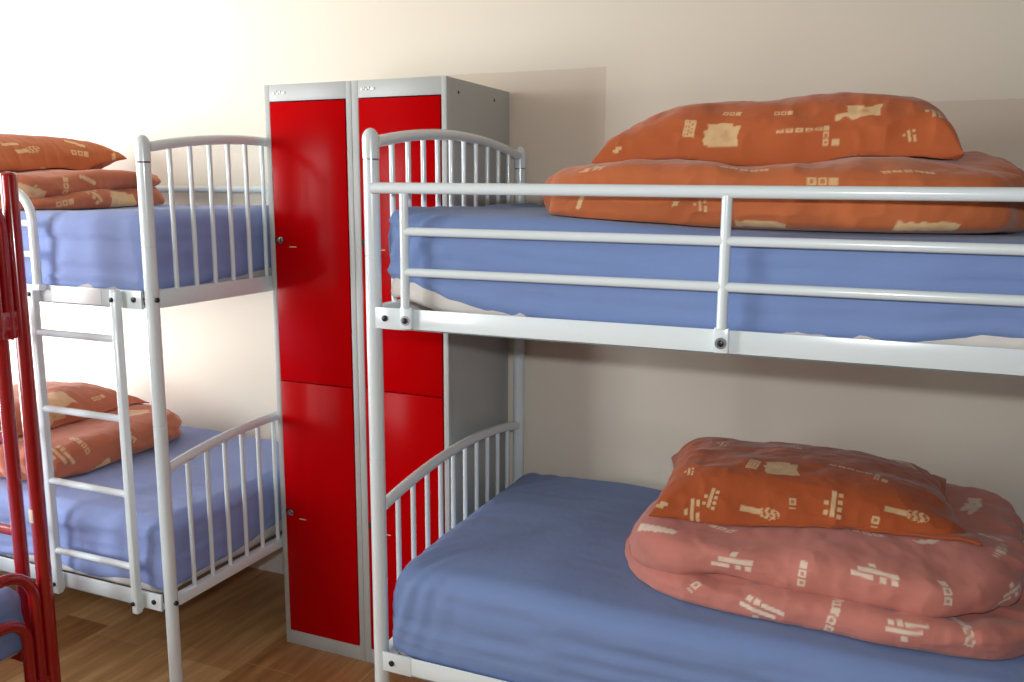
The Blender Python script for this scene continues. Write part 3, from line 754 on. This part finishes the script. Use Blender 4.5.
#PRINTS-END
zl, zu = Z['l0'] + .0185 + .234, Z['r0'] + .0185 + .216
dRL = folded_duvet('duvet', M['pink'], (1.515, -.605), (.455, .34), -.04, zl, (.066, .092),
             lambda ux, uy: .012 + .045 * sm(-uy, .2, .9) * sm(ux, -1.1, -.6) + .03 * sm(ux, .5, 1), 'faded pink folded duvet with cream squares on the lower right bunk, under the rust pillow',
             n=4.6, offs=lambda i, ux, uy: (.0 if i == 0 else 1) * (.040 * sm(-uy, .3, 1) * sm(ux, -.9, -.1)) + (.025 * sm(ux, .6, 1) if i == 1 else -.012 * sm(ux, .6, 1)) + .05 * sm(-ux, .3, 1) * sm(-uy, .1, 1),
             topf=lambda u, v: .03 * np.exp(-((u - .8) / .25) ** 2 - ((v - .5) / .5) ** 2) - .012 * sm(-u, .6, 1) - .02 * sm(-v, .3, 1),
             pleat=lambda u, v, t: .005 * np.sin(v * 26 + t * 5) * sm(u, .75, 1) + .006 * np.sin(t * 16 + u * 9) * sm(-u, .75, 1) * sm(-v, -.2, .8),
             warp=lambda V, u, v, t: V + np.c_[.13 * (t - .2) * sm(-u, .4, 1.0) * sm(v + .95, 0, 1.2), 0 * u, -.024 * sm(-u, .3, 1) * np.sin(PI * t) - .0 * u], seed=1, wr=.007,
             stamps=PR.get('RL_duvet', ()), group='folded duvets', on=mRL)
pillow('pillow', M['rust'], (1.475, -.570), (.352, .225), .115, zl + .140, .130,
       'rust orange pillow with cream print on the pink duvet of the lower right bunk', PR.get('RL_pillow', ()),
       bend=lambda u, v: -.012 * u - .01 * sm(-v, .6, 1), seed=2, pl=9, pr_=2.6, pw=3.4, group='pillows', on=dRL, wr=.005)
dRU = folded_duvet('duvet', M['orange'], (1.375, -.60), (.50, .36), .0, zu, (.135,),
             lambda ux, uy: .02 + 0 * ux, 'orange folded duvet on the upper right bunk behind the guard rail', n=4.5,
             topf=lambda u, v: .035 * np.exp(-((u - .8) / .2) ** 2 - ((v - .3) / .6) ** 2) - .012 * sm(-u, .6, 1) - .012 * sm(-v, .3, 1) * sm(u, .3, 1), seed=3,
             pleat=lambda u, v, t: .009 * np.sin(v * 24 + 4 * np.sin(t * 3)) * sm(-u, .72, .95) + .006 * np.sin(v * 21 + 3 * t) * sm(u, .8, .97), stamps=PR.get('RU_duvet', ()), group='folded duvets', on=mRU)
pillow('pillow', M['rust2'], (1.362, -.545), (.385, .235), .02, zu + .122, .160,
       'orange pillow with cream patches on the folded duvet of the upper right bunk', PR.get('RU_pillow', ()),
       bend=lambda u, v: .006 * u, seed=4, pl=3.6, pr_=14, pw=5, group='pillows', on=dRU, wr=.005)
dQU = folded_duvet('duvet', M['terra'], (-1.052, -.640), (.33, .325), .02, zu + .008, (.062, .062),
             lambda ux, uy: .055 * sm(ux, .3, .9) + .01, 'terracotta folded duvet on the upper left bunk, under an orange pillow', n=5.5,
             offs=lambda i, ux, uy: .03 * sm(ux, .5, 1) * (i == 1) * sm(-uy, -.9, .4), seed=5, NU=900, stamps=PR.get('QU_duvet', ()), group='folded duvets', on=mQU,
             pleat=lambda u, v, t: .006 * np.sin(t * 14 + v * 6) * sm(v, .5, .95),
             hs=lambda u, v: 1 - .22 * sm(-v, -.3, 1),
             warp=lambda V, u, v, t: V + np.c_[0 * u, 0 * u, .020 * v * np.sin(PI * t)])
pillow('pillow', M['orange'], (-1.205, -.668), (.245, .36), .03, zu + .134, .135,
       'orange pillow with a pointed corner on the folded duvet of the upper left bunk', PR.get('QU_pillow', ()),
       bend=lambda u, v: .045 * sm(u, .3, 1) * sm(v, .2, 1) - .01 - .03 * sm(-v, .2, 1), seed=6, N=(280, 380), pinch=.10, group='pillows', on=dQU)
dQL = folded_duvet('duvet', M['terra'], (-1.055, -.640), (.35, .325), .02, zl - .004, (.105,),
             lambda ux, uy: .01 + 0 * ux, 'terracotta rolled duvet on the lower left bunk behind the ladder', n=6,
             topf=lambda u, v: 0 * u, seed=7, NU=900, stamps=PR.get('QL_duvet', ()), group='folded duvets', on=mQL,
             pleat=lambda u, v, t: .007 * np.sin(t * 15 + u * 6) * sm(v, .6, .95) + .006 * np.sin(u * 24 + 3 * t) * sm(-v, .7, .95))
pillow('pillow', M['terra'], (-1.165, -.645), (.24, .34), .03, zl + .088, .12,
       'terracotta pillow with a cream patch on the duvet of the lower left bunk', PR.get('QL_pillow', ()),
       bend=lambda u, v: 0 * u, seed=8, N=(280, 380), group='pillows', on=dQL)

# ------------------------------------------------------------------ light
PW1, PW2 = 132, 74
def area(name, loc, rot, sx, sy, power, col, spread=PI):
    l = bpy.data.lights.new(name, 'AREA'); l.shape = 'RECTANGLE'; l.size = sx; l.size_y = sy; l.energy = power; l.color = col; l.spread = spread
    o = bpy.data.objects.new(name, l); COL.objects.link(o); o.location = loc; o.rotation_euler = rot; return o
area('left_window_daylight', (XL - .03, (W1[0] + W1[1]) / 2, (W1[2] + W1[3]) / 2), (0, -PI / 2, 0), W1[3] - W1[2] - .1, W1[1] - W1[0] - .1, PW1, (.94, .975, 1.))
area('front_window_fill', ((W2[0] + W2[1]) / 2, YF - .03, (W2[2] + W2[3]) / 2), (PI / 2, 0, 0), W2[1] - W2[0] - .1, W2[3] - W2[2] - .1, PW2, (.94, .975, 1.))  # fill lamp set in the added front window
fl = bpy.data.lights.new('camera_flash', 'AREA'); fl.shape = 'RECTANGLE'; fl.size = .07; fl.size_y = .045; fl.energy = 14; fl.color = (.95, .97, 1)
CAM = Vector((1.6439, -2.7693, 1.4754)); yaw, pitch, roll = .4097, -.1685, .0048
f = Vector((-math.sin(yaw) * math.cos(pitch), math.cos(yaw) * math.cos(pitch), math.sin(pitch)))
r = Vector((math.cos(yaw), math.sin(yaw), 0)); u = r.cross(f)
r2 = r * math.cos(roll) + u * math.sin(roll); u2 = -r * math.sin(roll) + u * math.cos(roll)
cd = bpy.data.cameras.new('camera'); cam = bpy.data.objects.new('camera', cd); COL.objects.link(cam); S.camera = cam
cd.sensor_width = 36; cd.lens = 884.13 / 1024 * 36; cd.clip_start = .02
Mx = Matrix((r2, u2, -f)).transposed().to_4x4(); Mx.translation = CAM; cam.matrix_world = Mx
fo = bpy.data.objects.new('camera_flash', fl); COL.objects.link(fo); Mf = Mx.copy(); Mf.translation = CAM + u2 * .11 + f * .02; fo.matrix_world = Mf

w = bpy.data.worlds.new('sky'); S.world = w; w.use_nodes = True; nt = w.node_tree
bg = nt.nodes['Background']; sk = nt.nodes.new('ShaderNodeTexSky'); sk.sky_type = 'NISHITA'; sk.sun_disc = False; sk.sun_elevation = .7
nt.links.new(sk.outputs[0], bg.inputs['Color']); bg.inputs['Strength'].default_value = .15

vs = S.view_settings; vs.view_transform = 'Standard'; vs.look = 'None'; vs.exposure = .24; vs.gamma = 1
try: vs.use_curve_mapping = False
except Exception: pass
S.cycles.max_bounces = 8; S.cycles.diffuse_bounces = 5; S.cycles.glossy_bounces = 4; S.cycles.caustics_reflective = False; S.cycles.caustics_refractive = False
S.cycles.use_denoising = True
